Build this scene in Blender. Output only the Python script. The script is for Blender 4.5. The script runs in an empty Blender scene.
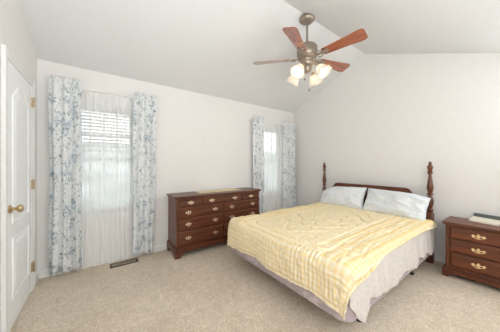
import bpy, bmesh, math, random
from math import sin, cos, pi, radians, exp, sqrt, atan2
from mathutils import Vector, Matrix, noise
random.seed(7)
scene = bpy.context.scene
C = scene.collection

# ------------------------------------------------------------------ camera, sky, exposure
cam_d = bpy.data.cameras.new('camera')
cam = bpy.data.objects.new('camera', cam_d)
C.objects.link(cam)
cam.location = (0, 0, 1.273)
cam.rotation_euler = (pi / 2, 0, radians(53.887 - 90))
cam_d.sensor_width = 36
cam_d.lens = 207.7 / 500 * 36
cam_d.shift_y = -1.9 / 500
cam_d.clip_start = 0.02
scene.camera = cam

world = bpy.data.worlds.new('overcast_sky')
scene.world = world
world.use_nodes = True
bg = world.node_tree.nodes['Background']
bg.inputs[0].default_value = (0.97, 0.985, 1.0, 1)
bg.inputs[1].default_value = 1.25

scene.view_settings.view_transform = 'Standard'
scene.view_settings.look = 'None'
scene.view_settings.gamma = 1
scene.view_settings.use_curve_mapping = False
scene.view_settings.exposure = 1.40
scene.cycles.use_denoising = True
scene.cycles.max_bounces = 14
scene.cycles.diffuse_bounces = 8
scene.cycles.transparent_max_bounces = 16
scene.cycles.sample_clamp_indirect = 6

# large soft area light added behind the camera, aimed up to brighten the ceiling
bl_d = bpy.data.lights.new('bounce_light', 'AREA')
bl_d.shape = 'RECTANGLE'
bl_d.size, bl_d.size_y = 1.6, 0.8
bl_d.energy = 20
bl_d.color = (0.95, 0.98, 1.0)
bl_o = bpy.data.objects.new('bounce_light', bl_d)
C.objects.link(bl_o)
bl_o.location = (0.45, -0.4, 1.1)
bl_o.rotation_euler = (radians(180), 0, 0)

# added fill light behind the camera, facing the window wall
fl_d = bpy.data.lights.new('rear_fill_light', 'AREA')
fl_d.shape = 'RECTANGLE'
fl_d.size, fl_d.size_y = 2.2, 1.0
fl_d.energy = 7
fl_d.color = (0.94, 0.975, 1.0)
fl_o = bpy.data.objects.new('rear_fill_light', fl_d)
C.objects.link(fl_o)
fl_o.location = (0.75, -0.92, 1.45)
fl_o.rotation_euler = (radians(80), 0, 0)

sl_d = bpy.data.lights.new('side_fill_light', 'AREA')  # unseen fill light added at the right to lift the door wall
sl_d.shape = 'RECTANGLE'
sl_d.size, sl_d.size_y = 1.0, 1.5
sl_d.energy = 11
sl_d.color = (0.94, 0.975, 1.0)
sl_o = bpy.data.objects.new('side_fill_light', sl_d)
C.objects.link(sl_o)
sl_o.location = (3.35, -0.55, 1.8)
sl_o.rotation_euler = (radians(90), 0, radians(58))

# ------------------------------------------------------------------ room numbers
XL, XR, YB, YS = -0.55, 3.604, 3.255, -0.95
EAVE, RY, RZ = 2.44, 1.659, 3.105
SL = (RZ - EAVE) / (YB - RY)
FX, FY = 2.085, RY                      # ceiling fan axis


# ------------------------------------------------------------------ material helpers
class N:
    def __init__(s, name):
        m = bpy.data.materials.new(name)
        m.use_nodes = True
        s.m, s.t = m, m.node_tree
        s.b = s.t.nodes['Principled BSDF']
        s.out = s.t.nodes['Material Output']

    def n(s, typ, **kw):
        d = s.t.nodes.new(typ)
        for k, v in kw.items():
            if k.startswith('i_'):
                d.inputs[k[2:].replace('_', ' ')].default_value = v
            else:
                setattr(d, k, v)
        return d

    def l(s, a, b):
        s.t.links.new(a, b)

    def ramp(s, fac, stops):
        r = s.n('ShaderNodeValToRGB')
        e = r.color_ramp.elements
        while len(e) < len(stops):
            e.new(0.5)
        for q, (p, c) in zip(e, stops):
            q.position = p
            q.color = (*c, 1)
        s.l(fac, r.inputs[0])
        return r.outputs[0]

    def coords(s, scale=(1, 1, 1), kind='Object'):
        tc = s.n('ShaderNodeTexCoord')
        mp = s.n('ShaderNodeMapping')
        mp.inputs['Scale'].default_value = scale
        s.l(tc.outputs[kind], mp.inputs[0])
        return mp.outputs[0]

    def noise(s, vec, scale, detail=3, rough=0.5):
        d = s.n('ShaderNodeTexNoise')
        d.inputs['Scale'].default_value = scale
        d.inputs['Detail'].default_value = detail
        d.inputs['Roughness'].default_value = rough
        s.l(vec, d.inputs['Vector'])
        return d.outputs['Fac']

    def bump(s, h, strength, dist=0.01):
        b = s.n('ShaderNodeBump')
        b.inputs['Strength'].default_value = strength
        b.inputs['Distance'].default_value = dist
        s.l(h, b.inputs['Height'])
        s.l(b.outputs[0], s.b.inputs['Normal'])

    def mix(s, fac, a, b):
        d = s.n('ShaderNodeMix', data_type='RGBA')
        for v, i in ((fac, 0), (a, 6), (b, 7)):
            if hasattr(v, 'is_output'):
                s.l(v, d.inputs[i])
            elif i == 0:
                d.inputs[0].default_value = v
            else:
                d.inputs[i].default_value = (*v, 1)
        return d.outputs[2]


def srgb(r, g, b):
    f = lambda c: (c / 255 / 12.92) if c / 255 <= 0.04045 else ((c / 255 + 0.055) / 1.055) ** 2.4
    return (f(r), f(g), f(b))


def plain(name, col, rough=0.5, metal=0.0, bumps=None):
    x = N(name)
    x.b.inputs['Base Color'].default_value = (*col, 1)
    x.b.inputs['Roughness'].default_value = rough
    x.b.inputs['Metallic'].default_value = metal
    v = x.coords()
    f = x.noise(v, 14, 3)
    lo = tuple(c * 0.95 for c in col)
    x.l(x.mix(f, lo, col), x.b.inputs['Base Color'])
    if bumps:
        x.bump(x.noise(v, bumps[0], 4), bumps[1], bumps[2])
    return x.m


def wood(name, dark, light, rough=0.38, axis='x', scale=1.0):
    x = N(name)
    st = {'x': (1.6, 22, 22), 'y': (22, 1.6, 22), 'z': (22, 22, 1.6)}[axis]
    v = x.coords(tuple(q * scale for q in st))
    f = x.noise(v, 1.6, 6, 0.62)
    x.l(x.ramp(f, [(0.3, dark), (0.7, light)]), x.b.inputs['Base Color'])
    x.b.inputs['Roughness'].default_value = rough
    x.b.inputs['Coat Weight'].default_value = 0.15
    x.b.inputs['Coat Roughness'].default_value = 0.25
    x.bump(f, 0.06, 0.002)
    return x.m


M = {}
M['wall'] = plain('wall_paint', (0.82, 0.805, 0.79), 0.9, bumps=(160, 0.05, 0.002))
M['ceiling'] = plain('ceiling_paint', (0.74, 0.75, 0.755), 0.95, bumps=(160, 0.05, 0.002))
M['trim'] = plain('white_trim_paint', (0.84, 0.845, 0.84), 0.4)
M['door'] = plain('white_door_paint', (0.92, 0.935, 0.945), 0.42)
M['wood'] = wood('cherry_wood', srgb(60, 27, 13), srgb(114, 60, 33), axis='x')
M['wood_y'] = wood('cherry_wood_across', srgb(64, 28, 11), srgb(120, 62, 29), axis='y')
M['wood_z'] = wood('cherry_wood_upright', srgb(66, 31, 16), srgb(118, 66, 37), axis='z')
M['brass'] = plain('polished_brass', (0.90, 0.72, 0.44), 0.26, 1.0)
M['doorbrass'] = plain('satin_door_brass', (0.62, 0.47, 0.28), 0.3, 1.0)
M['oldbrass'] = plain('pale_aged_brass', (0.84, 0.70, 0.55), 0.3, 1.0)
M['antique'] = plain('antique_pewter', (0.36, 0.30, 0.245), 0.42, 0.75)
M['iron'] = plain('black_iron', (0.02, 0.02, 0.022), 0.5, 0.6)
M['bronze'] = plain('brown_register_paint', (0.075, 0.05, 0.035), 0.5, 0.2)
M['vinyl'] = plain('white_window_vinyl', (0.82, 0.83, 0.84), 0.4)
M['cream'] = plain('cream_plastic', (0.70, 0.66, 0.55), 0.5)
M['darkstrip'] = plain('dark_grey_green_plastic', (0.10, 0.12, 0.11), 0.35)
M['rod'] = plain('white_rod_enamel', (0.8, 0.8, 0.8), 0.35)
M['mattress'] = plain('mattress_ticking', (0.78, 0.77, 0.76), 0.9)


def carpet():
    x = N('beige_cut_pile_carpet')
    v = x.coords()
    a = x.noise(v, 95, 4, 0.7)
    b = x.noise(v, 2.2, 4, 0.6)
    c = x.noise(v, 14, 3, 0.6)
    ca = x.ramp(a, [(0.28, srgb(190, 173, 152)), (0.72, srgb(250, 239, 222))])
    cb = x.ramp(b, [(0.35, (0.90, 0.89, 0.875)), (0.65, (1, 1, 1))])
    cc = x.ramp(c, [(0.35, (0.91, 0.90, 0.89)), (0.65, (1, 1, 1))])
    m1 = x.n('ShaderNodeMix', data_type='RGBA', blend_type='MULTIPLY')
    m1.inputs[0].default_value = 1
    x.l(ca, m1.inputs[6]); x.l(cb, m1.inputs[7])
    m2 = x.n('ShaderNodeMix', data_type='RGBA', blend_type='MULTIPLY')
    m2.inputs[0].default_value = 1
    x.l(m1.outputs[2], m2.inputs[6]); x.l(cc, m2.inputs[7])
    x.l(m2.outputs[2], x.b.inputs['Base Color'])
    x.b.inputs['Roughness'].default_value = 1
    x.b.inputs['Specular IOR Level'].default_value = 0.1
    x.bump(a, 0.7, 0.012)
    return x.m


M['carpet'] = carpet()


def cloth_shader(x, col, transp=0.0, transl=0.35):
    """diffuse + translucent cloth with optional open weave"""
    d = x.n('ShaderNodeBsdfDiffuse')
    t = x.n('ShaderNodeBsdfTranslucent')
    if hasattr(col, 'is_output'):
        x.l(col, d.inputs[0]); x.l(col, t.inputs[0])
    else:
        d.inputs[0].default_value = (*col, 1); t.inputs[0].default_value = (*col, 1)
    a = x.n('ShaderNodeMixShader'); a.inputs[0].default_value = transl
    x.l(d.outputs[0], a.inputs[1]); x.l(t.outputs[0], a.inputs[2])
    o = a.outputs[0]
    if transp:
        tr = x.n('ShaderNodeBsdfTransparent')
        b = x.n('ShaderNodeMixShader')
        if hasattr(transp, 'is_output'):
            x.l(transp, b.inputs[0])
        else:
            b.inputs[0].default_value = transp
        x.l(o, b.inputs[1]); x.l(tr.outputs[0], b.inputs[2])
        o = b.outputs[0]
    x.l(o, x.out.inputs[0])
    return x.m


def floral():
    x = N('blue_floral_cotton')
    v = x.coords((1, 1, 1), 'UV')
    wob = x.n('ShaderNodeTexNoise'); wob.inputs['Scale'].default_value = 14; x.l(v, wob.inputs['Vector'])
    mv = x.n('ShaderNodeMix', data_type='RGBA', blend_type='LINEAR_LIGHT'); mv.inputs[0].default_value = 0.045
    x.l(v, mv.inputs[6]); x.l(wob.outputs['Color'], mv.inputs[7])
    vv = mv.outputs[2]
    base = srgb(243, 245, 246)
    # flower heads
    vo = x.n('ShaderNodeTexVoronoi'); vo.inputs['Scale'].default_value = 7; x.l(vv, vo.inputs['Vector'])
    f1 = x.ramp(vo.outputs['Distance'], [(0.28, (1, 1, 1)), (0.42, (0, 0, 0))])
    blot = x.noise(v, 26, 4, 0.7)
    f1b = x.ramp(blot, [(0.42, (0, 0, 0)), (0.58, (1, 1, 1))])
    mm = x.n('ShaderNodeMath', operation='MULTIPLY'); x.l(f1, mm.inputs[0]); x.l(f1b, mm.inputs[1])
    hue = x.ramp(vo.outputs['Color'], [(0.35, srgb(168, 186, 202)), (0.65, srgb(192, 203, 212))])
    c1 = x.mix(mm.outputs[0], base, hue)
    # leaves and stems
    n2 = x.noise(vv, 16, 3, 0.6)
    f2 = x.ramp(n2, [(0.54, (0, 0, 0)), (0.60, (1, 1, 1))])
    n3 = x.noise(vv, 48, 3, 0.6)
    f3 = x.ramp(n3, [(0.48, (0, 0, 0)), (0.58, (1, 1, 1))])
    m2 = x.n('ShaderNodeMath', operation='MULTIPLY'); x.l(f2, m2.inputs[0]); x.l(f3, m2.inputs[1])
    c2 = x.mix(m2.outputs[0], c1, srgb(142, 158, 164))
    n4 = x.noise(vv, 55, 2, 0.5)
    f4 = x.ramp(n4, [(0.64, (0, 0, 0)), (0.70, (1, 1, 1))])
    c3 = x.mix(f4, c2, srgb(150, 158, 160))
    return cloth_shader(x, c3, 0, 0.22)


def sheer(name, tr):
    x = N(name)
    v = x.coords((1, 1, 1), 'UV')
    w = x.noise(v, 600, 1)
    f = x.ramp(w, [(0.3, (tr - 0.08,) * 3), (0.7, (tr + 0.08,) * 3)])
    return cloth_shader(x, (0.92, 0.92, 0.92), f, 0.2)


M['floral'] = floral()
M['sheer'] = sheer('white_sheer_voile', 0.40)
M['slat'] = cloth_shader(N('white_blind_slat'), (0.80, 0.80, 0.80), 0, 0.04)


def quilt():
    x = N('yellow_gingham_cotton')
    uv = x.coords((1, 1, 1), 'UV')
    sep = x.n('ShaderNodeSeparateXYZ'); x.l(uv, sep.inputs[0])

    def stripes(o, per, lo, hi):
        m = x.n('ShaderNodeMath', operation='MULTIPLY'); m.inputs[1].default_value = 2 * pi / per; x.l(o, m.inputs[0])
        s = x.n('ShaderNodeMath', operation='SINE'); x.l(m.outputs[0], s.inputs[0])
        return x.ramp_(s.outputs[0], lo, hi)

    def ramp_(o, lo, hi):
        mr = x.n('ShaderNodeMapRange')
        mr.inputs['From Min'].default_value = lo; mr.inputs['From Max'].default_value = hi
        x.l(o, mr.inputs['Value'])
        return mr.outputs[0]
    x.ramp_ = ramp_
    a = stripes(sep.outputs[0], 0.046, -0.35, 0.35)
    b = stripes(sep.outputs[1], 0.046, -0.35, 0.35)
    wide = stripes(sep.outputs[1], 0.095, -0.4, 0.5)
    ad = x.n('ShaderNodeMath', operation='ADD'); x.l(a, ad.inputs[0]); x.l(b, ad.inputs[1])
    hf = x.n('ShaderNodeMath', operation='MULTIPLY'); hf.inputs[1].default_value = 0.5; x.l(ad.outputs[0], hf.inputs[0])
    ging = x.mix(hf.outputs[0], srgb(238, 233, 218), srgb(229, 199, 132))
    # the border is striped: vertex colour layer 'border' says where
    at = x.n('ShaderNodeAttribute', attribute_name='border')
    bord = x.mix(wide, srgb(236, 223, 186), srgb(229, 200, 136))
    bord = x.mix(0.5, bord, ging)
    cen = x.mix(x.noise(uv, 9, 4, 0.65), srgb(230, 209, 160), srgb(238, 227, 200))
    cen = x.mix(0.5, cen, ging)
    c = x.mix(at.outputs['Fac'], cen, bord)
    x.l(c, x.b.inputs['Base Color'])
    x.b.inputs['Roughness'].default_value = 0.95
    x.b.inputs['Specular IOR Level'].default_value = 0.15
    x.bump(x.noise(uv, 60, 3, 0.6), 0.25, 0.01)
    return x.m


M['quilt'] = quilt()


def printed(name, base, tint, scale, amount, rough=0.95):
    x = N(name)
    v = x.coords()
    f = x.ramp(x.noise(v, scale, 4, 0.65), [(0.5, (0, 0, 0)), (0.62, (amount,) * 3)])
    x.l(x.mix(f, base, tint), x.b.inputs['Base Color'])
    x.b.inputs['Roughness'].default_value = rough
    x.b.inputs['Specular IOR Level'].default_value = 0.15
    x.bump(x.noise(v, 40, 3), 0.2, 0.005)
    return x.m


M['pillow'] = printed('pale_blue_pillow_cotton', srgb(222, 226, 229), srgb(200, 208, 218), 24, 0.5)
M['sheet'] = printed('white_sprigged_sheet_cotton', srgb(214, 208, 202), srgb(192, 192, 198), 30, 0.6)
M['boxspring'] = printed('mauve_damask_ticking', srgb(180, 168, 172), srgb(206, 194, 194), 11, 0.9)
M['runner'] = printed('cream_lace_cotton', srgb(226, 214, 176), srgb(206, 186, 138), 60, 0.8)


def blade_wood():
    x = N('cherry_fan_blade')
    v = x.coords((2.5, 26, 26))
    f = x.noise(v, 1.5, 6, 0.65)
    x.l(x.ramp(f, [(0.28, srgb(104, 48, 28)), (0.72, srgb(178, 96, 58))]), x.b.inputs['Base Color'])
    x.b.inputs['Roughness'].default_value = 0.2
    x.b.inputs['Coat Weight'].default_value = 1.0
    x.b.inputs['Coat IOR'].default_value = 1.7
    x.b.inputs['Coat Roughness'].default_value = 0.2
    return x.m


M['blade'] = blade_wood()


def frosted():
    x = N('frosted_fan_glass')
    return cloth_shader(x, (0.86, 0.82, 0.76), 0.06, 0.42)


M['frost'] = frosted()


def glow(name, col, s):
    x = N(name)
    x.b.inputs['Emission Color'].default_value = (*col, 1)
    x.b.inputs['Emission Strength'].default_value = s
    x.b.inputs['Base Color'].default_value = (0.9, 0.85, 0.8, 1)
    return x.m


M['bulb'] = glow('lit_bulb', (1.0, 0.84, 0.66), 5.0)


def glass():
    x = N('window_glass')
    g = x.n('ShaderNodeBsdfGlossy'); g.inputs['Roughness'].default_value = 0.02
    t = x.n('ShaderNodeBsdfTransparent'); t.inputs[0].default_value = (0.93, 0.96, 0.96, 1)
    fr = x.n('ShaderNodeFresnel'); fr.inputs[0].default_value = 1.3
    a = x.n('ShaderNodeMixShader'); x.l(fr.outputs[0], a.inputs[0])
    x.l(t.outputs[0], a.inputs[1]); x.l(g.outputs[0], a.inputs[2])
    x.l(a.outputs[0], x.out.inputs[0])
    return x.m


M['glass'] = glass()


def lawn():
    x = N('dormant_lawn')
    v = x.coords()
    x.l(x.ramp(x.noise(v, 0.25, 5, 0.6), [(0.35, srgb(104, 110, 106)), (0.65, srgb(164, 168, 168))]), x.b.inputs['Base Color'])
    x.b.inputs['Roughness'].default_value = 1
    return x.m


M['lawn'] = lawn()


# ------------------------------------------------------------------ mesh helpers
def box(bm, x0, x1, y0, y1, z0, z1, bev=0.0, seg=2):
    r = bmesh.ops.create_cube(bm, size=1)
    vs = r['verts']
    for v in vs:
        v.co = Vector(((x0 + x1) / 2 + v.co.x * (x1 - x0), (y0 + y1) / 2 + v.co.y * (y1 - y0), (z0 + z1) / 2 + v.co.z * (z1 - z0)))
    if bev:
        es = list({e for v in vs for e in v.link_edges})
        bmesh.ops.bevel(bm, geom=es, offset=bev, segments=seg, affect='EDGES', profile=0.5)
    return bm


def prism(bm, pts, fn, d0, d1):
    """polygon pts (p,q) extruded from d0 to d1; fn(p,q,d) -> xyz"""
    a = [bm.verts.new(fn(p, q, d0)) for p, q in pts]
    b = [bm.verts.new(fn(p, q, d1)) for p, q in pts]
    n = len(pts)
    bm.faces.new(a); bm.faces.new(b[::-1])
    for i in range(n):
        bm.faces.new((a[i], b[i], b[(i + 1) % n], a[(i + 1) % n]))


def lathe(bm, prof, seg=24, center=(0, 0, 0), mat=None):
    """prof = [(r,z)]"""
    rings = []
    c = Vector(center)
    for r, z in prof:
        ring = []
        for i in range(seg):
            a = 2 * pi * i / seg
            p = Vector((max(r, 1e-4) * cos(a), max(r, 1e-4) * sin(a), z))
            if mat: p = mat @ p
            ring.append(bm.verts.new(p + c))
        rings.append(ring)
    for k in range(len(rings) - 1):
        for i in range(seg):
            bm.faces.new((rings[k][i], rings[k][(i + 1) % seg], rings[k + 1][(i + 1) % seg], rings[k + 1][i]))
    bm.faces.new(rings[0][::-1]); bm.faces.new(rings[-1])


def lathe_open(bm, prof, seg=24, center=(0, 0, 0), mat=None):
    c = Vector(center); rings = []
    for r, z, wob in prof:
        ring = []
        for i in range(seg):
            a = 2 * pi * i / seg
            rr = r * (1 + wob * cos(6 * a))
            p = Vector((rr * cos(a), rr * sin(a), z))
            if mat: p = mat @ p
            ring.append(bm.verts.new(p + c))
        rings.append(ring)
    for k in range(len(rings) - 1):
        for i in range(seg):
            bm.faces.new((rings[k][i], rings[k][(i + 1) % seg], rings[k + 1][(i + 1) % seg], rings[k + 1][i]))


def tube(bm, pts, r, seg=8, closed=False):
    pts = [Vector(p) for p in pts]
    n = len(pts); rings = []
    up = Vector((0, 0, 1)); prev = None
    for i, p in enumerate(pts):
        if closed:
            t = pts[(i + 1) % n] - pts[i - 1]
        else:
            t = pts[min(i + 1, n - 1)] - pts[max(i - 1, 0)]
        t.normalize()
        s = prev if prev is not None else (up if abs(t.z) < 0.9 else Vector((1, 0, 0)))
        u = (s - t * s.dot(t)).normalized(); prev = u
        w = t.cross(u)
        rr = r[i] if isinstance(r, (list, tuple)) else r
        rings.append([bm.verts.new(p + (u * cos(2 * pi * k / seg) + w * sin(2 * pi * k / seg)) * rr) for k in range(seg)])
    for i in range(n if closed else n - 1):
        a, b = rings[i], rings[(i + 1) % n]
        for k in range(seg):
            bm.faces.new((a[k], a[(k + 1) % seg], b[(k + 1) % seg], b[k]))
    if not closed:
        bm.faces.new(rings[0][::-1]); bm.faces.new(rings[-1])


def ball(bm, c, r, sx=1, sy=1, sz=1, u=16, v=10):
    g = bmesh.ops.create_uvsphere(bm, u_segments=u, v_segments=v, radius=r)
    for q in g['verts']:
        q.co = Vector((q.co.x * sx, q.co.y * sy, q.co.z * sz)) + Vector(c)


def wpos(o):
    p = Vector(o.location)
    while o.parent:
        o = o.parent
        p = p + Vector(o.location)
    return p


def obj(name, bm, mat, parent=None, smooth=False, angle=None, origin=None):
    """bm is in world coordinates; links ONE mesh object, origin at its centre (or base)"""
    bmesh.ops.recalc_face_normals(bm, faces=bm.faces)
    xs = [v.co for v in bm.verts]
    lo = Vector([min(v[i] for v in xs) for i in range(3)]); hi = Vector([max(v[i] for v in xs) for i in range(3)])
    c = Vector(origin) if origin else (Vector(((lo.x + hi.x) / 2, (lo.y + hi.y) / 2, lo.z)) if parent is None else (lo + hi) / 2)
    for v in bm.verts:
        v.co -= c
    me = bpy.data.meshes.new(name)
    if smooth:
        for f in bm.faces:
            f.smooth = True
        if angle:
            for e in bm.edges:
                if len(e.link_faces) == 2 and e.calc_face_angle(0) > radians(angle):
                    e.smooth = False
    bm.to_mesh(me); bm.free()
    o = bpy.data.objects.new(name, me)
    me.materials.append(mat)
    C.objects.link(o)
    if parent:
        o.parent = parent
        o.location = c - wpos(parent)
    else:
        o.location = c
    return o


def tag(o, label=None, cat=None, group=None, kind=None):
    if label: o['label'] = label
    if cat: o['category'] = cat
    if group: o['group'] = group
    if kind: o['kind'] = kind
    return o


def thing(name, loc, label=None, cat=None, group=None, kind=None):
    o = bpy.data.objects.new(name, None)
    o.empty_display_size = 0.1
    C.objects.link(o)
    o.location = loc
    return tag(o, label, cat, group, kind)


def struct(name, bm, mat, label=None):
    return tag(obj(name, bm, mat), label, kind='structure')


B = bmesh.new

# ------------------------------------------------------------------ room shell
T = 0.14
struct('floor', box(B(), XL - T, XR + T, YS, YB + T, -0.08, 0), M['carpet'], 'beige cut pile carpet over the whole bedroom floor')


def ceil_z(y):
    return RZ - SL * abs(y - RY)


bm = B()
prism(bm, [(YB + T, ceil_z(YB + T)), (RY, RZ), (YS, ceil_z(YS)), (YS, ceil_z(YS) + 0.1), (RY, RZ + 0.12), (YB + T, ceil_z(YB + T) + 0.1)],
      lambda p, q, d: (d, p, q), XL - T, XR + T)
struct('ceiling', bm, M['ceiling'], 'white vaulted ceiling with a ridge over the fan')

gable = [(YS, 0), (YB, 0), (YB, ceil_z(YB)), (RY, RZ), (YS, ceil_z(YS))]
bm = B(); prism(bm, gable, lambda p, q, d: (d, p, q), XR, XR + T)
struct('wall_right', bm, M['wall'], 'cream gable wall behind the headboard')
bm = B(); prism(bm, gable, lambda p, q, d: (d, p, q), XL - T, XL)
struct('wall_left', bm, M['wall'], 'cream wall holding the white door')

WIN = [(-0.30, 0.42), (2.58, 3.24)]
WZ0, WZ1 = 0.65, 2.02
bm = B()
xs = [XL - T, WIN[0][0], WIN[0][1], WIN[1][0], WIN[1][1], XR + T]
for i in (0, 2, 4):
    box(bm, xs[i], xs[i + 1], YB, YB + T, 0, EAVE)
for a, b in WIN:
    box(bm, a, b, YB, YB + T, 0, WZ0)
    box(bm, a, b, YB, YB + T, WZ1, EAVE)
bmesh.ops.remove_doubles(bm, verts=bm.verts, dist=1e-5)
struct('wall_back', bm, M['wall'], 'cream wall with the two curtained windows')

struct('wall_front', box(B(), XL - T, XR + T, YS - T, YS, 0, ceil_z(YS) + 0.05), M['wall'])

# baseboards
def baseboard(name, fn, d0, d1):
    bm = B()
    prism(bm, [(0, 0), (0.014, 0), (0.014, 0.065), (0.008, 0.082), (0, 0.085)], fn, d0, d1)
    struct(name, bm, M['trim'])


baseboard('baseboard_back', lambda p, q, d: (d, YB - p, q), XL, XR)
baseboard('baseboard_right', lambda p, q, d: (XR - p, d, q), YS, YB)
baseboard('baseboard_left', lambda p, q, d: (XL + p, d, q), 3.03, YB)

# ------------------------------------------------------------------ windows
def window(idx, x0, x1):
    w = thing('window_%d' % idx, ((x0 + x1) / 2, YB + 0.09, WZ0), kind='structure')
    y0 = YB + 0.07
    bm = B()
    for a, b, c, d in ((x0, x0 + 0.03, WZ0, WZ1), (x1 - 0.03, x1, WZ0, WZ1), (x0, x1, WZ1 - 0.03, WZ1), (x0, x1, WZ0, WZ0 + 0.03)):
        box(bm, a, b, y0, y0 + 0.065, c, d)
    obj('window_frame', bm, M['vinyl'], w)
    zm = (WZ0 + WZ1) / 2
    for nm, za, zb, yy in (('upper_sash', zm - 0.02, WZ1 - 0.03, y0 + 0.036), ('lower_sash', WZ0 + 0.03, zm + 0.02, y0 + 0.006)):
        bm = B()
        a, b, f = x0 + 0.03, x1 - 0.03, 0.036
        box(bm, a, a + f, yy, yy + 0.026, za, zb); box(bm, b - f, b, yy, yy + 0.026, za, zb)
        box(bm, a, b, yy, yy + 0.026, za, za + f); box(bm, a, b, yy, yy + 0.026, zb - f, zb)
        s = obj(nm, bm, M['vinyl'], w)
        bm = B()
        for k in (1, 2, 3):
            xm = a + f + (b - a - 2 * f) * k / 4
            box(bm, xm - 0.008, xm + 0.008, yy + 0.004, yy + 0.022, za + f, zb - f)
        zz = (za + zb) / 2
        box(bm, a + f, b - f, yy + 0.0045, yy + 0.0215, zz - 0.008, zz + 0.008)
        obj('muntin_grid', bm, M['vinyl'], s)
        obj('pane', box(B(), a + f - 0.004, b - f + 0.004, yy + 0.011, yy + 0.015, za + f - 0.004, zb - f + 0.004), M['glass'], s)
    obj('window_sill', box(B(), x0 - 0.05, x1 + 0.05, YB - 0.03, YB + 0.07, WZ0 - 0.025, WZ0, 0.005), M['trim'], w)
    bm = B()
    box(bm, x0 - 0.055, x0, YB - 0.014, YB - 0.0005, WZ0, WZ1 + 0.055, 0.003)
    box(bm, x1, x1 + 0.055, YB - 0.014, YB - 0.0005, WZ0, WZ1 + 0.055, 0.003)
    box(bm, x0, x1, YB - 0.014, YB - 0.0005, WZ1, WZ1 + 0.055, 0.003)
    box(bm, x0 - 0.04, x1 + 0.04, YB - 0.012, YB - 0.0005, WZ0 - 0.085, WZ0 - 0.025, 0.003)
    obj('window_casing', bm, M['trim'], w)
    return w


for i, (a, b) in enumerate(WIN):
    window(i + 1, a, b)

# outside: lawn that rises gently away from the house
bm = B()
g = [(-60, -3), (5, -3), (14, -2.2), (26, 2.2), (36, 4.3), (90, 6.0)]
pr = [(YB + 0.4, -3.0)] + [(YB + a, z) for a, z in g[1:]]
rows = []
for yy, zz in pr:
    rows.append([bm.verts.new((xx, yy, zz + 0.6 * noise.noise(Vector((xx * 0.07, yy * 0.07, 0))) * (yy > 8))) for xx in range(-60, 101, 5)])
for a, b in zip(rows, rows[1:]):
    for i in range(len(a) - 1):
        bm.faces.new((a[i], a[i + 1], b[i + 1], b[i]))
struct('ground', bm, M['lawn'], 'pale lawn rising outside the windows')

# ------------------------------------------------------------------ door in the left wall
DY0, DY1, DZ = 2.262, 2.945, 2.045
bm = B()
for a, b, z0, z1 in ((DY0 - 0.068, DY0 - 0.003, 0, DZ + 0.068), (DY1 + 0.003, DY1 + 0.068, 0, DZ + 0.068), (DY0 - 0.003, DY1 + 0.003, DZ + 0.003, DZ + 0.068)):
    box(bm, XL, XL + 0.018, a, b, z0, z1, 0.004)
    if z1 - z0 > 1:
        box(bm, XL + 0.016, XL + 0.024, a if a < 2.5 else b - 0.02, a + 0.02 if a < 2.5 else b, z0, z1, 0.003)
    else:
        box(bm, XL + 0.016, XL + 0.024, a, b, z1 - 0.02, z1, 0.003)
struct('trim_1', bm, M['trim'], 'white casing around the door')
door = thing('door_1', (XL, (DY0 + DY1) / 2, 0), 'white two panel arch top door with brass knob', kind='structure')
obj('door_slab', box(B(), XL + 0.001, XL + 0.012, DY0, DY1, 0.012, DZ, 0.002), M['door'], door)


def arch(y0, y1, z0, z1, h, n=20):
    pts = [(y0, z0), (y1, z0)]
    if h <= 0:
        return pts + [(y1, z1), (y0, z1)]
    # eyebrow arch with shoulders
    for i in range(n + 1):
        t = i / n
        y = y1 + (y0 - y1) * t
        s = max(0.0, min(1.0, (0.5 - abs(t - 0.5)) / 0.5))
        pts.append((y, z1 + h * (sin(pi / 2 * s)) ** 1.3))
    return pts


def inset(pts, d):
    cy = sum(p[0] for p in pts) / len(pts)
    ys = [p[0] for p in pts]; zs = [p[1] for p in pts]
    y0, y1, z0, z1 = min(ys), max(ys), min(zs), max(zs)
    ky = (y1 - y0 - 2 * d) / (y1 - y0); kz = (z1 - z0 - 2 * d) / (z1 - z0)
    return [((p[0] - (y0 + y1) / 2) * ky + (y0 + y1) / 2, (p[1] - (z0 + z1) / 2) * kz + (z0 + z1) / 2) for p in pts]


for y0, y1, z0, z1, h in ((2.375, 2.815, 0.235, 0.695, 0), (2.375, 2.815, 0.82, 1.80, 0.12)):
    P = arch(y0, y1, z0, z1, h)
    bm = B(); tube(bm, [(XL + 0.0125, p, q) for p, q in P], 0.009, 6, closed=True)
    obj('panel_molding', bm, M['door'], door, True, 40)
    bm = B()
    o1, o2 = inset(P, 0.03), inset(P, 0.06)
    a = [bm.verts.new((XL + 0.0121, p, q)) for p, q in o1]
    b = [bm.verts.new((XL + 0.021, p, q)) for p, q in o2]
    for i in range(len(a)):
        bm.faces.new((a[i], a[(i + 1) % len(a)], b[(i + 1) % len(a)], b[i]))
    bm.faces.new(b); bm.faces.new(a[::-1])
    obj('raised_panel', bm, M['door'], door)
for z in (0.25, 1.07, 1.885):
    bm = B()
    box(bm, XL + 0.012, XL + 0.019, DY1 - 0.018, DY1 + 0.016, z - 0.045, z + 0.045, 0.001)
    lathe(bm, [(0.007, z - 0.048), (0.007, z + 0.048), (0.004, z + 0.055)], 10, (XL + 0.03, DY1 + 0.001, 0))
    obj('hinge', bm, M['doorbrass'], door)
bm = B()
R90 = Matrix.Rotation(pi / 2, 3, 'Y')
KY, KZ = 2.318, 0.935
lathe(bm, [(0.033, 0), (0.033, 0.004), (0.024, 0.010), (0.012, 0.014), (0.011, 0.030), (0.018, 0.036), (0.027, 0.046), (0.030, 0.056), (0.027, 0.066), (0.014, 0.072), (0.0, 0.073)], 20, (XL + 0.012, KY, KZ), R90)
obj('door_knob', bm, M['doorbrass'], door, True, 40)

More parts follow.
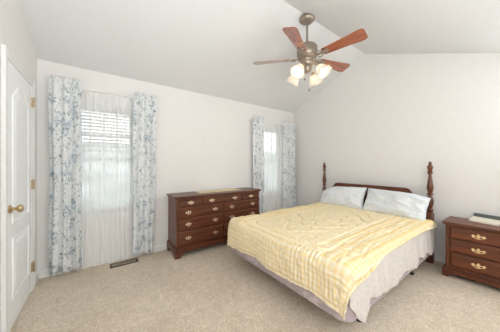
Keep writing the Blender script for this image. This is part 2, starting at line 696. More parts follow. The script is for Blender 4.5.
# ------------------------------------------------------------------ curtains
def curtain(name, mat, x0, x1, z0, z1, y, amp, folds, label, cat, group, seed, header=0.05, ragged=0.04, gather=1.0, hemwob=0.01, th=0.0015, nx=150, nz=60, sweep=None, fab=1.7):
    rnd = random.Random(seed)
    ph = [rnd.uniform(0, 6.28) for _ in range(6)]
    bm = B()
    uv = bm.loops.layers.uv.new('UVMap')
    grid = []
    for j in range(nz + 1):
        t = j / nz
        row = []
        for i in range(nx + 1):
            s = i / nx
            f = folds
            drop = 1 - t
            a = amp * (0.55 + 0.45 * drop)
            yy = a * sin(2 * pi * f * s + ph[0] + 0.5 * sin(2 * pi * s * 1.3 + ph[1])) + 0.35 * a * sin(2 * pi * f * 2.1 * s + ph[2] + drop)
            yy += 0.25 * a * sin(2 * pi * f * 0.5 * s + ph[3] + 2 * drop)
            xx = x0 + (x1 - x0) * s + 0.006 * sin(9 * t + ph[4] + 6 * s)
            if sweep: xx += sweep(s, t)
            zz = z0 + (z1 - z0) * t
            if t > 0.96:
                zz += ragged * (0.5 + 0.5 * sin(2 * pi * f * 2.3 * s + ph[5])) * (t - 0.96) / 0.04
            if t < 0.03:
                zz += hemwob * sin(2 * pi * f * 0.5 * s + ph[2]) * (0.03 - t) / 0.03
            # rod pocket pinch
            pin = exp(-((zz - (z1 - header)) / 0.018) ** 2)
            row.append((bm.verts.new((xx, y - abs(amp) * 1.6 + yy * (1 - 0.5 * pin), zz)), s * fab * (x1 - x0), zz))
        grid.append(row)
    for j in range(nz):
        for i in range(nx):
            q = (grid[j][i], grid[j][i + 1], grid[j + 1][i + 1], grid[j + 1][i])
            fc = bm.faces.new([k[0] for k in q])
            for lp, k in zip(fc.loops, q):
                lp[uv].uv = (k[1] + seed * 0.37, k[2])
    o = obj(name, bm, mat, None, True)
    if th:
        md = o.modifiers.new('thickness', 'SOLIDIFY'); md.thickness = th; md.offset = 0
    return tag(o, label, cat, group)


YC = YB - 0.055
GP = 'blue floral curtain panels'
curtain('floral_curtain', M['floral'], -0.44, -0.16, 0.045, 2.235, YC, 0.028, 3.2, 'blue floral curtain panel nearest the white door, left of its window', 'curtain', GP, 1)
curtain('floral_curtain', M['floral'], 0.375, 0.65, 0.045, 2.215, YC, 0.028, 3.2, 'blue floral curtain panel between the near window and the dresser', 'curtain', GP, 2, sweep=lambda s, t: 0.03 * (t - 0.4) * s)
curtain('floral_curtain', M['floral'], 2.385, 2.665, 0.045, 2.165, YC, 0.028, 3.2, 'blue floral curtain panel behind the right end of the dresser', 'curtain', GP, 3)
curtain('floral_curtain', M['floral'], 3.19, 3.53, 0.045, 2.165, YC, 0.028, 3.4, 'blue floral curtain panel in the corner by the headboard wall', 'curtain', GP, 4)
GS = 'white sheer curtains'
YSH = YB - 0.02
curtain('sheer_curtain', M['sheer'], -0.20, 0.40, 0.012, 2.15, YSH - 0.005, 0.012, 9, 'white sheer curtain over the near window, its hem on the floor vent', 'curtain', GS, 5, ragged=0.004, header=0.03, th=0, nx=260, sweep=lambda s, t: 0.15 * s * (1 - s))
curtain('sheer_curtain', M['sheer'], 2.66, 3.21, 0.012, 2.12, YSH - 0.005, 0.012, 8, 'white sheer curtain over the far window beside the bed', 'curtain', GS, 6, ragged=0.004, header=0.03, th=0, nx=240)
for nm, x0, x1, z, lab in (('a', -0.45, 0.66, 2.165, 'slim white curtain rod above the near window'), ('b', 2.34, 3.57, 2.118, 'slim white curtain rod above the far window')):
    t = thing('curtain_rod', ((x0 + x1) / 2, YC - 0.035, z), lab, 'curtain rod', 'curtain rods')
    bm = B(); tube(bm, [(x0, YC - 0.035, z), ((x0 + x1) / 2, YC - 0.035, z), (x1, YC - 0.035, z)], 0.007, 10)
    obj('rod', bm, M['rod'], t, True, 40)
    for xx in (x0 + 0.01, x1 - 0.01):
        bm = B(); box(bm, xx - 0.006, xx + 0.006, YC - 0.03, YB - 0.0005, z - 0.006, z + 0.006); box(bm, xx - 0.012, xx + 0.012, YB - 0.006, YB - 0.0004, z - 0.03, z + 0.03, 0.002)
        obj('bracket', bm, M['rod'], t)

# horizontal blind, half raised in the near window
bl = thing('window_blind', (0.06, YB + 0.035, 1.43), 'white horizontal slat blind lowered over the top half of the near window', 'blind')
bx0, bx1, yb = WIN[0][0] + 0.012, WIN[0][1] - 0.012, YB + 0.036
obj('headrail', box(B(), bx0, bx1, yb - 0.024, yb + 0.024, 1.975, 2.015, 0.003), M['vinyl'], bl)
bm = B()
zs = 1.955
Rt = Matrix.Rotation(radians(-20), 3, 'X')
while zs > 1.47:
    v0 = len(bm.verts)
    box(bm, bx0 + 0.004, bx1 - 0.004, -0.024, 0.024, -0.0015, 0.0015)
    bm.verts.ensure_lookup_table()
    for v in bm.verts[v0:]:
        c = Rt @ Vector((0, v.co.y, v.co.z))
        v.co = Vector((v.co.x, yb + c.y, zs + c.z))
    zs -= 0.041
obj('slats', bm, M['slat'], bl)
obj('bottom_rail', box(B(), bx0 + 0.004, bx1 - 0.004, yb - 0.025, yb + 0.025, 1.43, 1.45, 0.004), M['vinyl'], bl)
bm = B()
for xx in (bx0 + 0.1, 0.06, bx1 - 0.1):
    tube(bm, [(xx, yb - 0.0265, 1.45), (xx, yb - 0.0265, 1.7), (xx, yb - 0.0265, 1.98)], 0.0016, 6)
obj('ladder_cords', bm, M['vinyl'], bl)

# floor register
vt = thing('floor_vent', (0.27, 3.10, 0), 'dark brown metal floor register below the near window', 'vent')
bm = B()
for a, b, c, d in ((0.115, 0.425, 3.045, 3.063), (0.115, 0.425, 3.147, 3.165), (0.115, 0.135, 3.063, 3.147), (0.405, 0.425, 3.063, 3.147)):
    box(bm, a, b, c, d, 0.001, 0.008, 0.002)
obj('vent_frame', bm, M['bronze'], vt)
bm = B()
for k in range(14):
    xx = 0.142 + k * 0.0195
    box(bm, xx, xx + 0.008, 3.063, 3.147, 0.001, 0.0065)
obj('louvers', bm, M['bronze'], vt)

# ------------------------------------------------------------------ drawer furniture
def pull(parent, c, axis, w=0.10, h=0.055, mat='brass'):
    """ornate brass bat-wing pull; faces -y (axis 'y') or -x (axis 'x')"""
    half = [(0, -0.5), (0.06, -0.40), (0.10, -0.10), (0.22, 0.0), (0.28, -0.24), (0.36, -0.30), (0.40, -0.08), (0.50, 0.02), (0.42, 0.10), (0.36, 0.28), (0.26, 0.22), (0.21, 0.10), (0.10, 0.14), (0.06, 0.38), (0, 0.5)]
    pts = [(p * w, q * h) for p, q in half] + [(-p * w, q * h) for p, q in half[-2:0:-1]]
    if axis == 'y':
        fn = lambda p, q, d: (c[0] + p, c[1] - d, c[2] + q)
    else:
        fn = lambda p, q, d: (c[0] - d, c[1] + p, c[2] + q)
    bm = B()
    prism(bm, pts, fn, 0.0003, 0.003)
    for s in (-1, 1):
        tube(bm, [fn(s * w * 0.30, 0.004, 0.002), fn(s * w * 0.30, 0.004, 0.010), fn(s * w * 0.30, 0.004, 0.018)], 0.0045, 8)
    bail = [fn(w * 0.30 * cos(a), 0.004 + h * 0.42 * -sin(a), 0.016 + 0.006 * sin(a)) for a in [pi * k / 12 for k in range(13)]]
    tube(bm, bail, 0.0032, 8)
    return obj('drawer_pull', bm, M[mat], parent, True, 35)


def bracket_base(L0, L1, h, foot):
    """front apron outline with ogee bracket feet, in (p,z)"""
    pts = [(L0, 0), (L0 + foot * 0.55, 0), (L0 + foot * 0.62, h * 0.22), (L0 + foot * 0.85, h * 0.30), (L0 + foot, h * 0.52), (L0 + foot * 1.5, h * 0.58)]
    return pts + [(L1 + L0 - p, q) for p, q in pts[::-1]] + [(L1, h), (L0, h)]


def rounded_drawer(parent, fn, p0, p1, z0, z1, mat, d=0.022):
    """lipped drawer front: bevelled box in front of the case"""
    bm = B()
    v = []
    e = 0.012
    a = [bm.verts.new(fn(p, q, 0)) for p, q in ((p0, z0), (p1, z0), (p1, z1), (p0, z1))]
    b = [bm.verts.new(fn(p, q, d * 0.55)) for p, q in ((p0, z0), (p1, z0), (p1, z1), (p0, z1))]
    c = [bm.verts.new(fn(p, q, d)) for p, q in ((p0 + e, z0 + e), (p1 - e, z0 + e), (p1 - e, z1 - e), (p0 + e, z1 - e))]
    for r, s in ((a, b), (b, c)):
        for i in range(4):
            bm.faces.new((r[i], r[(i + 1) % 4], s[(i + 1) % 4], s[i]))
    bm.faces.new(c); bm.faces.new(a[::-1])
    return obj('drawer', bm, mat, parent)


# --- dresser
D0, D1, DF, DB, DT = 0.845, 2.270, 2.842, YB - 0.016, 0.832
dr = thing('dresser', ((D0 + D1) / 2, (DF + DB) / 2, 0), 'wide dark cherry dresser with brass pulls between the two windows', 'dresser')
obj('case', box(B(), D0, D1, DF, DB, 0.10, DT - 0.028), M['wood_z'], dr)
bm = B()
box(bm, D0 - 0.026, D1 + 0.026, DF - 0.028, DB, DT - 0.022, DT, 0.007, 3)
box(bm, D0 - 0.014, D1 + 0.014, DF - 0.015, DB, DT - 0.036, DT - 0.0215, 0.004)
obj('dresser_top', bm, M['wood'], dr)
bm = B()
prism(bm, bracket_base(D0 - 0.024, D1 + 0.024, 0.125, 0.13), lambda p, q, d: (p, d, q), DF - 0.026, DF - 0.002)
prism(bm, bracket_base(DF - 0.024, DB, 0.125, 0.12), lambda p, q, d: (d, p, q), D0 - 0.0235, D0 - 0.0005)
prism(bm, bracket_base(DF - 0.024, DB, 0.125, 0.12), lambda p, q, d: (d, p, q), D1 + 0.0005, D1 + 0.0235)
box(bm, D0 - 0.016, D1 + 0.016, DF - 0.017, DB, 0.1245, 0.143, 0.005)
obj('bracket_base', bm, M['wood'], dr)
fn = lambda p, q, d: (p, DF - d, q)
a0, a1 = D0 + 0.022, D1 - 0.022
mid = (a0 + a1) / 2
q1, q3 = a0 + (a1 - a0) * 0.255, a0 + (a1 - a0) * 0.745
g = 0.007
rows = [(0.683, 0.785, [(a0, q1 - g, 1), (q1 + g, q3 - g, 2), (q3 + g, a1, 1)]),
        (0.535, 0.668, [(a0, mid - g, 2), (mid + g, a1, 2)]),
        (0.362, 0.520, [(a0, mid - g, 2), (mid + g, a1, 2)]),
        (0.158, 0.347, [(a0, mid - g, 2), (mid + g, a1, 2)])]
for z0, z1, ds in rows:
    for p0, p1, n in ds:
        d = rounded_drawer(dr, fn, p0, p1, z0, z1, M['wood'])
        zc = (z0 + z1) / 2
        for k in range(n):
            px = (p0 + p1) / 2 if n == 1 else (p0 + (p1 - p0) * (0.2 if k == 0 else 0.8))
            pull(d, (px, DF - 0.022, zc + 0.004), 'y', 0.092, 0.062, 'oldbrass')

# --- nightstand
NF, NB, NY0, NY1, NT = 3.222, XR - 0.016, 0.062, 0.628, 0.620
nsd = thing('nightstand', ((NF + NB) / 2, (NY0 + NY1) / 2, 0), 'cherry three drawer nightstand right of the bed', 'nightstand')
c0, c1 = NY0 + 0.024, NY1 - 0.024
obj('case', box(B(), NF, NB, c0, c1, 0.09, NT - 0.026), M['wood_z'], nsd)
bm = B()
box(bm, NF - 0.03, NB, NY0 - 0.004, NY1 + 0.004, NT - 0.02, NT, 0.007, 3)
box(bm, NF - 0.016, NB, NY0 + 0.008, NY1 - 0.008, NT - 0.034, NT - 0.0195, 0.004)
obj('nightstand_top', bm, M['wood_y'], nsd)
bm = B()
prism(bm, bracket_base(c0 - 0.026, c1 + 0.026, 0.085, 0.10), lambda p, q, d: (d, p, q), NF - 0.028, NF - 0.002)
prism(bm, bracket_base(NF - 0.026, NB, 0.085, 0.09), lambda p, q, d: (p, d, q), c0 - 0.0255, c0 - 0.0005)
prism(bm, bracket_base(NF - 0.026, NB, 0.085, 0.09), lambda p, q, d: (p, d, q), c1 + 0.0005, c1 + 0.0255)
box(bm, NF - 0.02, NB, c0 - 0.018, c1 + 0.018, 0.0845, 0.108, 0.006)
obj('bracket_base', bm, M['wood_y'], nsd)
for yy in (c0 + 0.02, c1 - 0.02):
    bm = B()
    lathe(bm, [(0.012, 0.125), (0.016, 0.135), (0.011, 0.145), (0.013, 0.16), (0.013, 0.53), (0.011, 0.545), (0.016, 0.555), (0.012, 0.567)], 16, (NF - 0.0005, yy, 0))
    obj('corner_column', bm, M['wood_z'], nsd, True, 40)
fn = lambda p, q, d: (NF - d, p, q)
for z0, z1 in ((0.446, 0.574), (0.295, 0.432), (0.134, 0.281)):
    d = rounded_drawer(nsd, fn, c0 + 0.042, c1 - 0.042, z0, z1, M['wood_y'])
    pull(d, (NF - 0.022, 0.345, (z0 + z1) / 2 + 0.004), 'x', 0.118, 0.056)

# ------------------------------------------------------------------ bed
BX0, BX1, BY0, BY1 = 1.37, 3.435, 0.745, 2.285      # foot, head, near, far
PX, PY0, PY1 = 3.476, 0.800, 2.360
bed = thing('bed', (2.45, 1.58, 0), 'cherry headboard with two turned posts and a black metal bed frame', 'bed')
post_prof = [(0.026, 0.655), (0.034, 0.672), (0.034, 0.684), (0.024, 0.695), (0.022, 0.706), (0.030, 0.735), (0.037, 0.775), (0.036, 0.81), (0.026, 0.845), (0.019, 0.862), (0.018, 0.868),
             (0.034, 0.876), (0.036, 0.886), (0.030, 0.896), (0.020, 0.902), (0.030, 0.930), (0.035, 0.965), (0.034, 0.99), (0.028, 1.03), (0.021, 1.085), (0.017, 1.125), (0.016, 1.14),
             (0.028, 1.147), (0.030, 1.155), (0.022, 1.163), (0.027, 1.172), (0.029, 1.18), (0.018, 1.19), (0.022, 1.20), (0.030, 1.225), (0.030, 1.238), (0.022, 1.258), (0.013, 1.270), (0.018, 1.280), (0.016, 1.293), (0.007, 1.305), (0.0, 1.308)]
for yy in (PY0, PY1):
    bm = B()
    box(bm, PX - 0.036, PX + 0.036, yy - 0.036, yy + 0.036, 0, 0.648, 0.006)
    lathe(bm, [(0.034, 0.647)] + post_prof, 24, (PX, yy, 0))
    obj('post', bm, M['wood_z'], bed, True, 35)
ya, yb_ = PY0 + 0.034, PY1 - 0.034
out = [(ya, 0.42), (yb_, 0.42), (yb_, 0.765), (yb_ - 0.03, 0.79), (yb_ - 0.075, 0.80), (yb_ - 0.11, 0.825), (yb_ - 0.19, 0.925), (yb_ - 0.23, 0.94)]
out += [(ya + yb_ - p, q) for p, q in out[:1:-1]]
bm = B(); prism(bm, out, lambda p, q, d: (d, p, q), PX - 0.014, PX + 0.014)
hp = obj('headboard_panel', bm, M['wood_y'], bed)
md = hp.modifiers.new('soft_edge', 'BEVEL'); md.width = 0.004; md.segments = 2; md.limit_method = 'ANGLE'
bm = B()
box(bm, 1.46, PX - 0.037, BY0 + 0.02, BY0 + 0.055, 0.168, 0.172); box(bm, 1.46, PX - 0.037, BY0 + 0.016, BY0 + 0.0205, 0.168, 0.195)
obj('side_rail', bm, M['iron'], bed)
bm = B()
box(bm, 1.46, PX - 0.037, BY1 - 0.055, BY1 - 0.02, 0.168, 0.172); box(bm, 1.46, PX - 0.037, BY1 - 0.0205, BY1 - 0.016, 0.168, 0.195)
obj('side_rail', bm, M['iron'], bed)
for xx in (1.72, 2.93):
    bm = B(); box(bm, xx - 0.016, xx + 0.016, BY0 + 0.025, BY1 - 0.025, 0.155, 0.1675)
    obj('cross_rail', bm, M['iron'], bed)
for xx in (1.72, 2.93):
    for yy in (BY0 + 0.095, BY1 - 0.095):
        bm = B()
        lathe(bm, [(0.024, 0.0), (0.026, 0.012), (0.014, 0.03), (0.013, 0.155)], 14, (xx, yy, 0))
        obj('leg', bm, M['iron'], bed, True, 40)
for yy in (PY0 + 0.012, PY1 - 0.012):
    obj('mounting_bracket', box(B(), PX - 0.09, PX - 0.0365, yy - 0.016, yy + 0.016, 0.20, 0.31, 0.003), M['iron'], bed)


def rounded_slab(x0, x1, y0, y1, z0, z1, r):
    bm = B()
    n = 8
    pts = []
    for cx, cy, a0 in ((x1 - r, y1 - r, 0), (x0 + r, y1 - r, pi / 2), (x0 + r, y0 + r, pi), (x1 - r, y0 + r, 1.5 * pi)):
        for k in range(n + 1):
            a = a0 + pi / 2 * k / n
            pts.append((cx + r * cos(a), cy + r * sin(a)))
    prism(bm, pts, lambda p, q, d: (p, q, d), z0, z1)
    bm.edges.ensure_lookup_table()
    es = [e for e in bm.edges if abs(e.verts[0].co.z - e.verts[1].co.z) < 1e-6]
    bmesh.ops.bevel(bm, geom=es, offset=0.016, segments=3, affect='EDGES', profile=0.5)
    return bm


bs = thing('box_spring', (2.4, 1.515, 0.173), 'mauve damask box spring under the mattress', 'box spring')
obj('body', rounded_slab(BX0, BX1, BY0, BY1, 0.173, 0.405, 0.06), M['boxspring'], bs, True, 40)
bm = B()
for zz in (0.188, 0.392):
    r = 0.06; pts = []
    for cx, cy, a0 in ((BX1 - r, BY1 - r, 0), (BX0 + r, BY1 - r, pi / 2), (BX0 + r, BY0 + r, pi), (BX1 - r, BY0 + r, 1.5 * pi)):
        for k in range(9):
            a = a0 + pi / 2 * k / 8
            pts.append((cx + (r + 0.0) * cos(a), cy + (r + 0.0) * sin(a), zz))
    tube(bm, pts, 0.006, 8, closed=True)
obj('piping', bm, M['boxspring'], bs, True)
mt = tag(obj('mattress', rounded_slab(BX0 + 0.005, BX1, BY0 + 0.005, BY1 - 0.005, 0.4065, 0.552, 0.07), M['mattress'], None, True, 40), 'white mattress on the box spring, hidden under the bedding', 'mattress')

# --- sheet hanging on the near side
bm = B()
nx, nz = 150, 40
grid = []
for i in range(nx + 1):
    s = i / nx
    x = 1.385 + (3.40 - 1.385) * s
    hem = 0.215 + 0.022 * sin(x * 11 + 1) + 0.016 * sin(x * 23) + 0.03 * s
    if x < 1.66:
        hem -= 0.055 * max(0, 1 - abs(x - 1.56) / 0.10)
        hem += 0.10 * max(0, (1.47 - x) / 0.09)
    row = []
    top = 0.14
    tot = top + (0.557 - hem)
    for j in range(nz + 1):
        d = tot * j / nz
        r = 0.03
        if d < top - r:
            y, z = BY0 + top - d, 0.5575
        elif d < top - r + r * pi / 2:
            a = (d - top + r) / r
            y, z = BY0 + r - (r + 0.004) * sin(a), 0.5575 - r + r * cos(a)
        else:
            e = d - (top - r + r * pi / 2)
            y = BY0 - 0.006; z = 0.5575 - r - e
            k = min(1, e / 0.25)
            y -= k * (0.010 + 0.010 * sin(x * 26 + 1.5 * sin(x * 7)) + 0.006 * sin(x * 61 + 2))
        row.append(bm.verts.new((x, y, z)))
    grid.append(row)
for i in range(nx):
    for j in range(nz):
        bm.faces.new((grid[i][j], grid[i + 1][j], grid[i + 1][j + 1], grid[i][j + 1]))
sh = tag(obj('bed_sheet', bm, M['sheet'], None, True), 'white sprigged bed sheet hanging down the near side of the bed', 'sheet')
md = sh.modifiers.new('thickness', 'SOLIDIFY'); md.thickness = 0.002; md.offset = 0

# --- comforter
XH = 3.33
TOPZ = 0.567
ef, en, efar = 1.352, 0.725, 2.300            # foot, near and far edges of the bed top
LT = XH - ef
W = efar - en
HF, HFAR = 0.272, 0.13


def near_over(a):
    t = a / (LT + HF)
    k = max(0.0, min(1.0, (a - 1.42) / 0.50))
    return 0.008 + 0.025 * max(0, 1 - a / 0.5) + 0.080 * k * k * (3 - 2 * k) - 0.020 * max(0, (a - LT) / HF)


def dip(d, w):
    return exp(-(d / w) ** 2)


bm = B()
uv = bm.loops.layers.uv.new('UVMap')
bl_ = bm.verts.layers.float.new('border')
NA, NB_ = 310, 290
grid = []
r = 0.055
for i in range(NA + 1):
    a = (LT + HF) * i / NA
    row = []
    no = near_over(a)
    for j in range(NB_ + 1):
        b = -HFAR + (W + no + HFAR) * j / NB_
        # wavy foot hem
        aa = a
        if i > NA * 0.8:
            aa = a + 0.014 * sin(b * 9) * (i / NA - 0.8) / 0.2
        da = max(0, aa - (LT - r)); db = 0.0; sgn = 0
        if b > W - r: db, sgn = b - (W - r), -1
        if b < r: db, sgn = r - b, 1
        d = sqrt(da * da + db * db)
        bx, by = XH - min(aa, LT - r), efar - min(max(b, r), W - r)
        if d <= 0:
            P = Vector((bx, by, TOPZ)); nrm = Vector((0, 0, 1)); th = 0
        else:
            ux, uy = -da / d, (sgn * db / d)
            ang = min(d / r, pi / 2)
            out = r * sin(ang); drop = r * (1 - cos(ang)) + max(0, d - r * pi / 2)
            th = abs(2 * ux * uy)
            out += 0.10 * th * max(0, drop - r) + 0.012 * min(1, drop / 0.1)
            P = Vector((bx + ux * out, by + uy * out, TOPZ - drop))
            nrm = Vector((ux * sin(ang), uy * sin(ang), cos(ang)))
        # quilting
        e_near, e_far, e_foot = (W + no) - b, b + HFAR, (LT + HF) - a
        e = min(e_near, e_far, e_foot)
        # rounded border distance
        k = 0.08
        e = -k * math.log(exp(-e_near / k) + exp(-e_far / k) + exp(-e_foot / k))
        q = 0.020
        q -= 0.017 * (dip(e - 0.30, 0.010) + dip(e - 0.39, 0.010)) + 0.010 * dip(e - 0.012, 0.010)
        es_ = min(e_near, e_far)
        if es_ < 0.30 and e_foot > 0.30:
            q -= 0.007 * (dip(es_ - 0.10, 0.009) + dip(es_ - 0.20, 0.009))
        cx, cy = a - 0.98, b - 0.80
        rr = sqrt(cx * cx + cy * cy); tt = atan2(cy, cx)
        med = 0.42 + 0.06 * cos(4 * tt)
        if e > 0.42:
            q -= 0.017 * dip(rr - med, 0.011) + 0.015 * dip(rr - med * 0.60 - 0.035 * cos(8 * tt), 0.010) + 0.014 * dip(rr - med * 1.45 - 0.05 * cos(8 * tt), 0.010)
            q -= 0.012 * dip(rr - 0.11, 0.010)
            q += 0.004 * noise.noise(Vector((a * 12, b * 12, 3)))
        # gathers running across the border
        if e < 0.42:
            run = b if e_foot <= min(e_near, e_far) else a
            amp = 0.003 if e_foot <= min(e_near, e_far) else 0.0015
            q += amp * sin(run * 2 * pi / 0.036 + 2.5 * noise.noise(Vector((run * 6, e * 8, 1)))) * min(1, e / 0.05)
            q += 0.009 * noise.noise(Vector((a * 13, b * 13, 7)))
        q += 0.010 * noise.noise(Vector((a * 3.0, b * 3.0, 0))) + 0.007 * noise.noise(Vector((a * 24, b * 24, 5)))
        P = P + nrm * max(q, 0.003)
        hang = max(0, TOPZ - P.z)
        if hang > 0.06 and da > 0:      # soft vertical folds at the foot
            P += nrm * 0.007 * sin(b * 17 + 1.2) * min(1, hang / 0.3)
        row.append((bm.verts.new(P), a, b, 1.0 if (min(e_near, e_far) < 0.36 and e_foot > 0.30) else 0.0))
    grid.append(row)
for row in grid:
    for v, a, b, f in row:
        v[bl_] = f
for i in range(NA):
    for j in range(NB_):
        q = (grid[i][j], grid[i][j + 1], grid[i + 1][j + 1], grid[i + 1][j])
        fc = bm.faces.new([k[0] for k in q])
        for lp, k in zip(fc.loops, q):
            lp[uv].uv = (k[1], k[2])
cf = obj('comforter', bm, M['quilt'], None, True)
tag(cf, 'pale yellow plaid quilted comforter spread over the bed', 'comforter')
md = cf.modifiers.new('thickness', 'SOLIDIFY'); md.thickness = 0.012; md.offset = -1


# --- pillows
def pillow(loc, w, h, t, tilt, yaw, roll, label, seed, sag_l, sag_r):
    bm = B()
    n = 44
    top, bot = [], []
    for i in range(n + 1):
        ra, rb = [], []
        for j in range(n + 1):
            u, v = -1 + 2 * i / n, -1 + 2 * j / n
            # edges pull in between the corners
            x = w / 2 * u * (1 - 0.07 * (1 - v * v) * 0 - 0.05 * (1 - abs(v)) * abs(u) ** 3)
            y = h / 2 * v * (1 - 0.06 * (1 - abs(u)) * abs(v) ** 3)
            f = max(0, (1 - abs(u) ** 2.6) * (1 - abs(v) ** 2.6)) ** 0.55
            y -= (sag_l if u < 0 else sag_r) * u * u * (1 + v) / 2
            wr = 0.024 * noise.noise(Vector((u * 2.6 + seed, v * 2.6, seed))) + 0.010 * noise.noise(Vector((u * 6, v * 6 + seed, 2)))
            edge = min(1, (1 - max(abs(u), abs(v))) / 0.12)
            sag = 0.012 * noise.noise(Vector((u * 1.5, v * 1.5, seed + 9)))
            ra.append(bm.verts.new((x, y, t / 2 * f + wr * edge + sag)))
            rb.append(bm.verts.new((x, y, -t / 2 * f * 0.8 + sag)) if 0 < i < n and 0 < j < n else ra[-1])
        top.append(ra); bot.append(rb)
    for i in range(n):
        for j in range(n):
            bm.faces.new((top[i][j], top[i + 1][j], top[i + 1][j + 1], top[i][j + 1]))
            q = [bot[i][j], bot[i][j + 1], bot[i + 1][j + 1], bot[i + 1][j]]
            if len(set(q)) == 4:
                try:
                    bm.faces.new(q)
                except ValueError:
                    pass
    # local x -> world -y, local y -> up the lean, local z -> toward the foot / up
    Rm = Matrix(((0, 1, 0), (-1, 0, 0), (0, 0, 1)))            # x->-y, y->x
    Rm = Matrix.Rotation(-tilt, 3, 'Y') @ Rm
    Rm = Matrix.Rotation(yaw, 3, 'Z') @ Rm @ Matrix.Rotation(roll, 3, 'Z')
    for v in bm.verts:
        v.co = Rm @ v.co + Vector(loc)
    return tag(obj('pillow', bm, M['pillow'], None, True), label, 'pillow', 'bed pillows')


pillow((3.315, 1.925, 0.725), 0.75, 0.385, 0.20, radians(60), radians(2), radians(2), 'pale blue pillow on the window side of the bed', 1, 0.13, 0.0)
pillow((3.315, 1.160, 0.725), 0.775, 0.385, 0.20, radians(60), radians(-2), radians(-1), 'pale blue pillow on the nightstand side of the bed', 4, 0.0, 0.05)

# ------------------------------------------------------------------ small things
# runner on the dresser
bm = B()
box(bm, 1.24, 1.98, 2.99, 3.20, DT + 0.0005, DT + 0.0035, 0.001)
rn = thing('dresser_runner', (1.61, 3.09, DT), 'cream lace runner with fringed edge lying on the dresser', 'runner')
obj('cloth', bm, M['runner'], rn)
bm = B()
k = 1.243
while k < 1.98:
    box(bm, k, k + 0.006, 2.955 + 0.008 * random.random(), 2.9895, DT + 0.0005, DT + 0.0035)
    k += 0.0105
fr = obj('fringe', bm, M['runner'], rn)

# clock radio on the nightstand
cr = thing('clock_radio', (3.50, 0.345, NT), 'low cream bedside clock radio with a dark strip along its back', 'clock radio')
yw = radians(-16)
def rot(p):
    c = Vector((3.488, 0.318, NT + 0.0005)); v = Vector(p)
    return c + Vector((v.x * cos(yw) - v.y * sin(yw), v.x * sin(yw) + v.y * cos(yw), v.z))
bm = B()
prism(bm, [(-0.075, 0), (0.06, 0), (0.06, 0.046), (0.020, 0.046), (-0.065, 0.020), (-0.075, 0.012)], lambda p, q, d: rot((p, d, q)), -0.115, 0.115)
obj('body', bm, M['cream'], cr)
bm = B()
prism(bm, [(0.022, 0.0462), (0.06, 0.0462), (0.06, 0.082), (0.036, 0.082)], lambda p, q, d: rot((p, d, q)), -0.115, 0.115)
obj('display_strip', bm, M['darkstrip'], cr)
bm = B()
for k in range(5):
    y0 = -0.08 + k * 0.035
    prism(bm, [(-0.035, 0.0275), (-0.010, 0.0350), (-0.011, 0.0390), (-0.036, 0.0315)], lambda p, q, d: rot((p, d, q)), y0, y0 + 0.024)
obj('buttons', bm, M['cream'], cr)

# ------------------------------------------------------------------ ceiling fan
FD = 0.045      # the body hangs this much lower on its rod
fan = thing('ceiling_fan', (FX, FY, RZ), 'pewter ceiling fan with five cherry blades and four glass shades', 'ceiling fan')
cz = (FX, FY, 0)
bm = B(); lathe(bm, [(0.080, 3.098), (0.092, 3.066), (0.090, 3.052), (0.074, 3.034), (0.044, 3.020), (0.020, 3.014)], 32, cz)
obj('canopy', bm, M['antique'], fan, True, 40)
bm = B(); lathe(bm, [(0.0125, 2.73), (0.0125, 3.02)], 16, cz)
obj('downrod', bm, M['antique'], fan, True, 40)
czl = (FX, FY, -FD)
bm = B(); lathe(bm, [(0.024, 2.80), (0.028, 2.79), (0.05, 2.786), (0.105, 2.775), (0.122, 2.755), (0.126, 2.70), (0.122, 2.655), (0.112, 2.64), (0.118, 2.630), (0.104, 2.612), (0.075, 2.60), (0.070, 2.585)], 36, czl)
obj('motor_housing', bm, M['antique'], fan, True, 35)
bm = B(); lathe(bm, [(0.072, 2.586), (0.074, 2.57), (0.062, 2.545), (0.050, 2.535), (0.056, 2.525), (0.056, 2.49), (0.044, 2.470), (0.030, 2.455), (0.014, 2.445), (0.010, 2.43), (0.0, 2.425)], 28, czl)
obj('switch_housing', bm, M['antique'], fan, True, 35)
ZB = 2.625 - FD
LATX, LATY = sin(radians(53.887)), -cos(radians(53.887))
FWX, FWY = cos(radians(53.887)), sin(radians(53.887))
for deg in (-48, 24, 96, 168, -120):
    a = radians(deg)
    dx, dy = LATX * cos(a) + FWX * sin(a), LATY * cos(a) + FWY * sin(a)
    u, w = Vector((dx, dy, 0)), Vector((-dy, dx, 0))
    pitch = radians(-15)
    wv = w * cos(pitch) + Vector((0, 0, sin(pitch)))
    nv = u.cross(wv)
    base = Vector((FX, FY, ZB))
    # blade outline (distance, half width)
    up_ = [(0.205, 0.046), (0.23, 0.052), (0.35, 0.060), (0.50, 0.068), (0.60, 0.079), (0.65, 0.077), (0.672, 0.058)]
    pts = up_ + [(p, -q) for p, q in up_[::-1]]
    bm = B()
    prism(bm, pts, lambda p, q, d: (p, q, d), -0.003, 0.003)
    Mx = Matrix((u, wv, nv)).transposed()
    # blade keeps its own frame so that the grain runs along it
    ang = atan2(dy, dx)
    me_o = obj('blade', bm, M['blade'], fan, origin=(0, 0, 0))
    me_o.matrix_local = Matrix.Translation(base - Vector(fan.location)) @ Mx.to_4x4()
    bm = B()
    f3 = lambda p, q, d: base + u * p + wv * q + nv * d
    prism(bm, [(0.075, -0.016), (0.16, -0.013), (0.20, -0.03), (0.265, -0.032), (0.285, 0), (0.265, 0.032), (0.20, 0.03), (0.16, 0.013), (0.075, 0.016)], f3, -0.0085, -0.0035)
    for s in (-1, 1):
        loop = [f3(0.165 + 0.030 * cos(t), s * 0.030 + 0.022 * sin(t), -0.008) for t in [2 * pi * k / 16 for k in range(16)]]
        tube(bm, loop, 0.0055, 8, closed=True)
    for p, q in ((0.235, -0.018), (0.235, 0.018), (0.265, 0)):
        ball(bm, f3(p, q, -0.009), 0.006, u=10, v=6)
    obj('blade_iron', bm, M['antique'], fan, True, 40)

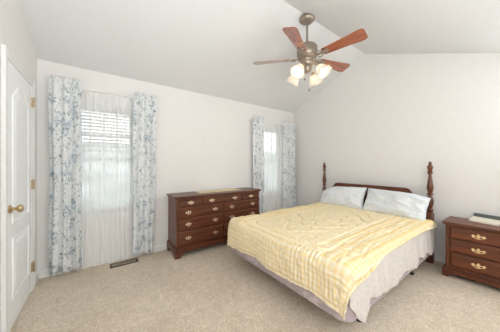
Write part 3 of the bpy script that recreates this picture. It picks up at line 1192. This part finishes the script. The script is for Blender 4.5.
GLASS = [(r * 1.15, z * 1.1, w) for r, z, w in [(0.024, 0.0, 0), (0.033, 0.010, 0), (0.045, 0.03, 0), (0.054, 0.055, 0.01), (0.060, 0.08, 0.03), (0.070, 0.105, 0.06), (0.078, 0.115, 0.08)]]
for deg in (45, 135, 225, 315):
    a = radians(deg)
    dx, dy = LATX * cos(a) + FWX * sin(a), LATY * cos(a) + FWY * sin(a)
    u = Vector((dx, dy, 0)); c = Vector((FX, FY, -FD)); zv = Vector((0, 0, 1))
    bm = B()
    arm = [c + u * 0.05 + zv * 2.51, c + u * 0.075 + zv * 2.525, c + u * 0.105 + zv * 2.53, c + u * 0.13 + zv * 2.515, c + u * 0.145 + zv * 2.49]
    tube(bm, arm, 0.0075, 10)
    ax = (u * sin(radians(38)) - zv * cos(radians(38))).normalized()
    side = ax.cross(zv).normalized(); oth = ax.cross(side)
    Mx = Matrix((side, oth, ax)).transposed()
    p0 = c + u * 0.142 + zv * 2.487
    lathe(bm, [(0.012, -0.008), (0.022, 0.0), (0.028, 0.012), (0.029, 0.022), (0.026, 0.026)], 18, p0, Mx)
    al = obj('light_arm', bm, M['brass'], fan, True, 40)
    bm = B(); lathe_open(bm, GLASS, 36, p0 + ax * 0.012, Mx)
    s = obj('glass_shade', bm, M['frost'], al, True)
    md = s.modifiers.new('thickness', 'SOLIDIFY'); md.thickness = 0.003; md.offset = 0
    bm = B(); lathe(bm, [(0.010, 0.02), (0.011, 0.03), (0.020, 0.055), (0.022, 0.068), (0.016, 0.083), (0.0, 0.089)], 16, p0 + ax * 0.012, Mx)
    obj('bulb', bm, M['bulb'], al, True)
for off, z1 in ((0.02, 2.20), (-0.035, 2.33)):
    bm = B()
    px, py = FX + LATX * off - FWX * 0.02, FY + LATY * off - FWY * 0.02
    tube(bm, [(px, py, z1), (px, py, (z1 + 2.43) / 2), (px, py, 2.43)], 0.0012, 6)
    pc = obj('pull_chain', bm, M['brass'], fan)
    bm = B(); lathe(bm, [(0.003, z1 + 0.002), (0.009, z1 - 0.012), (0.010, z1 - 0.022), (0.004, z1 - 0.034)], 12, (px, py, 0))
    obj('pull_knob', bm, M['antique'], pc, True)
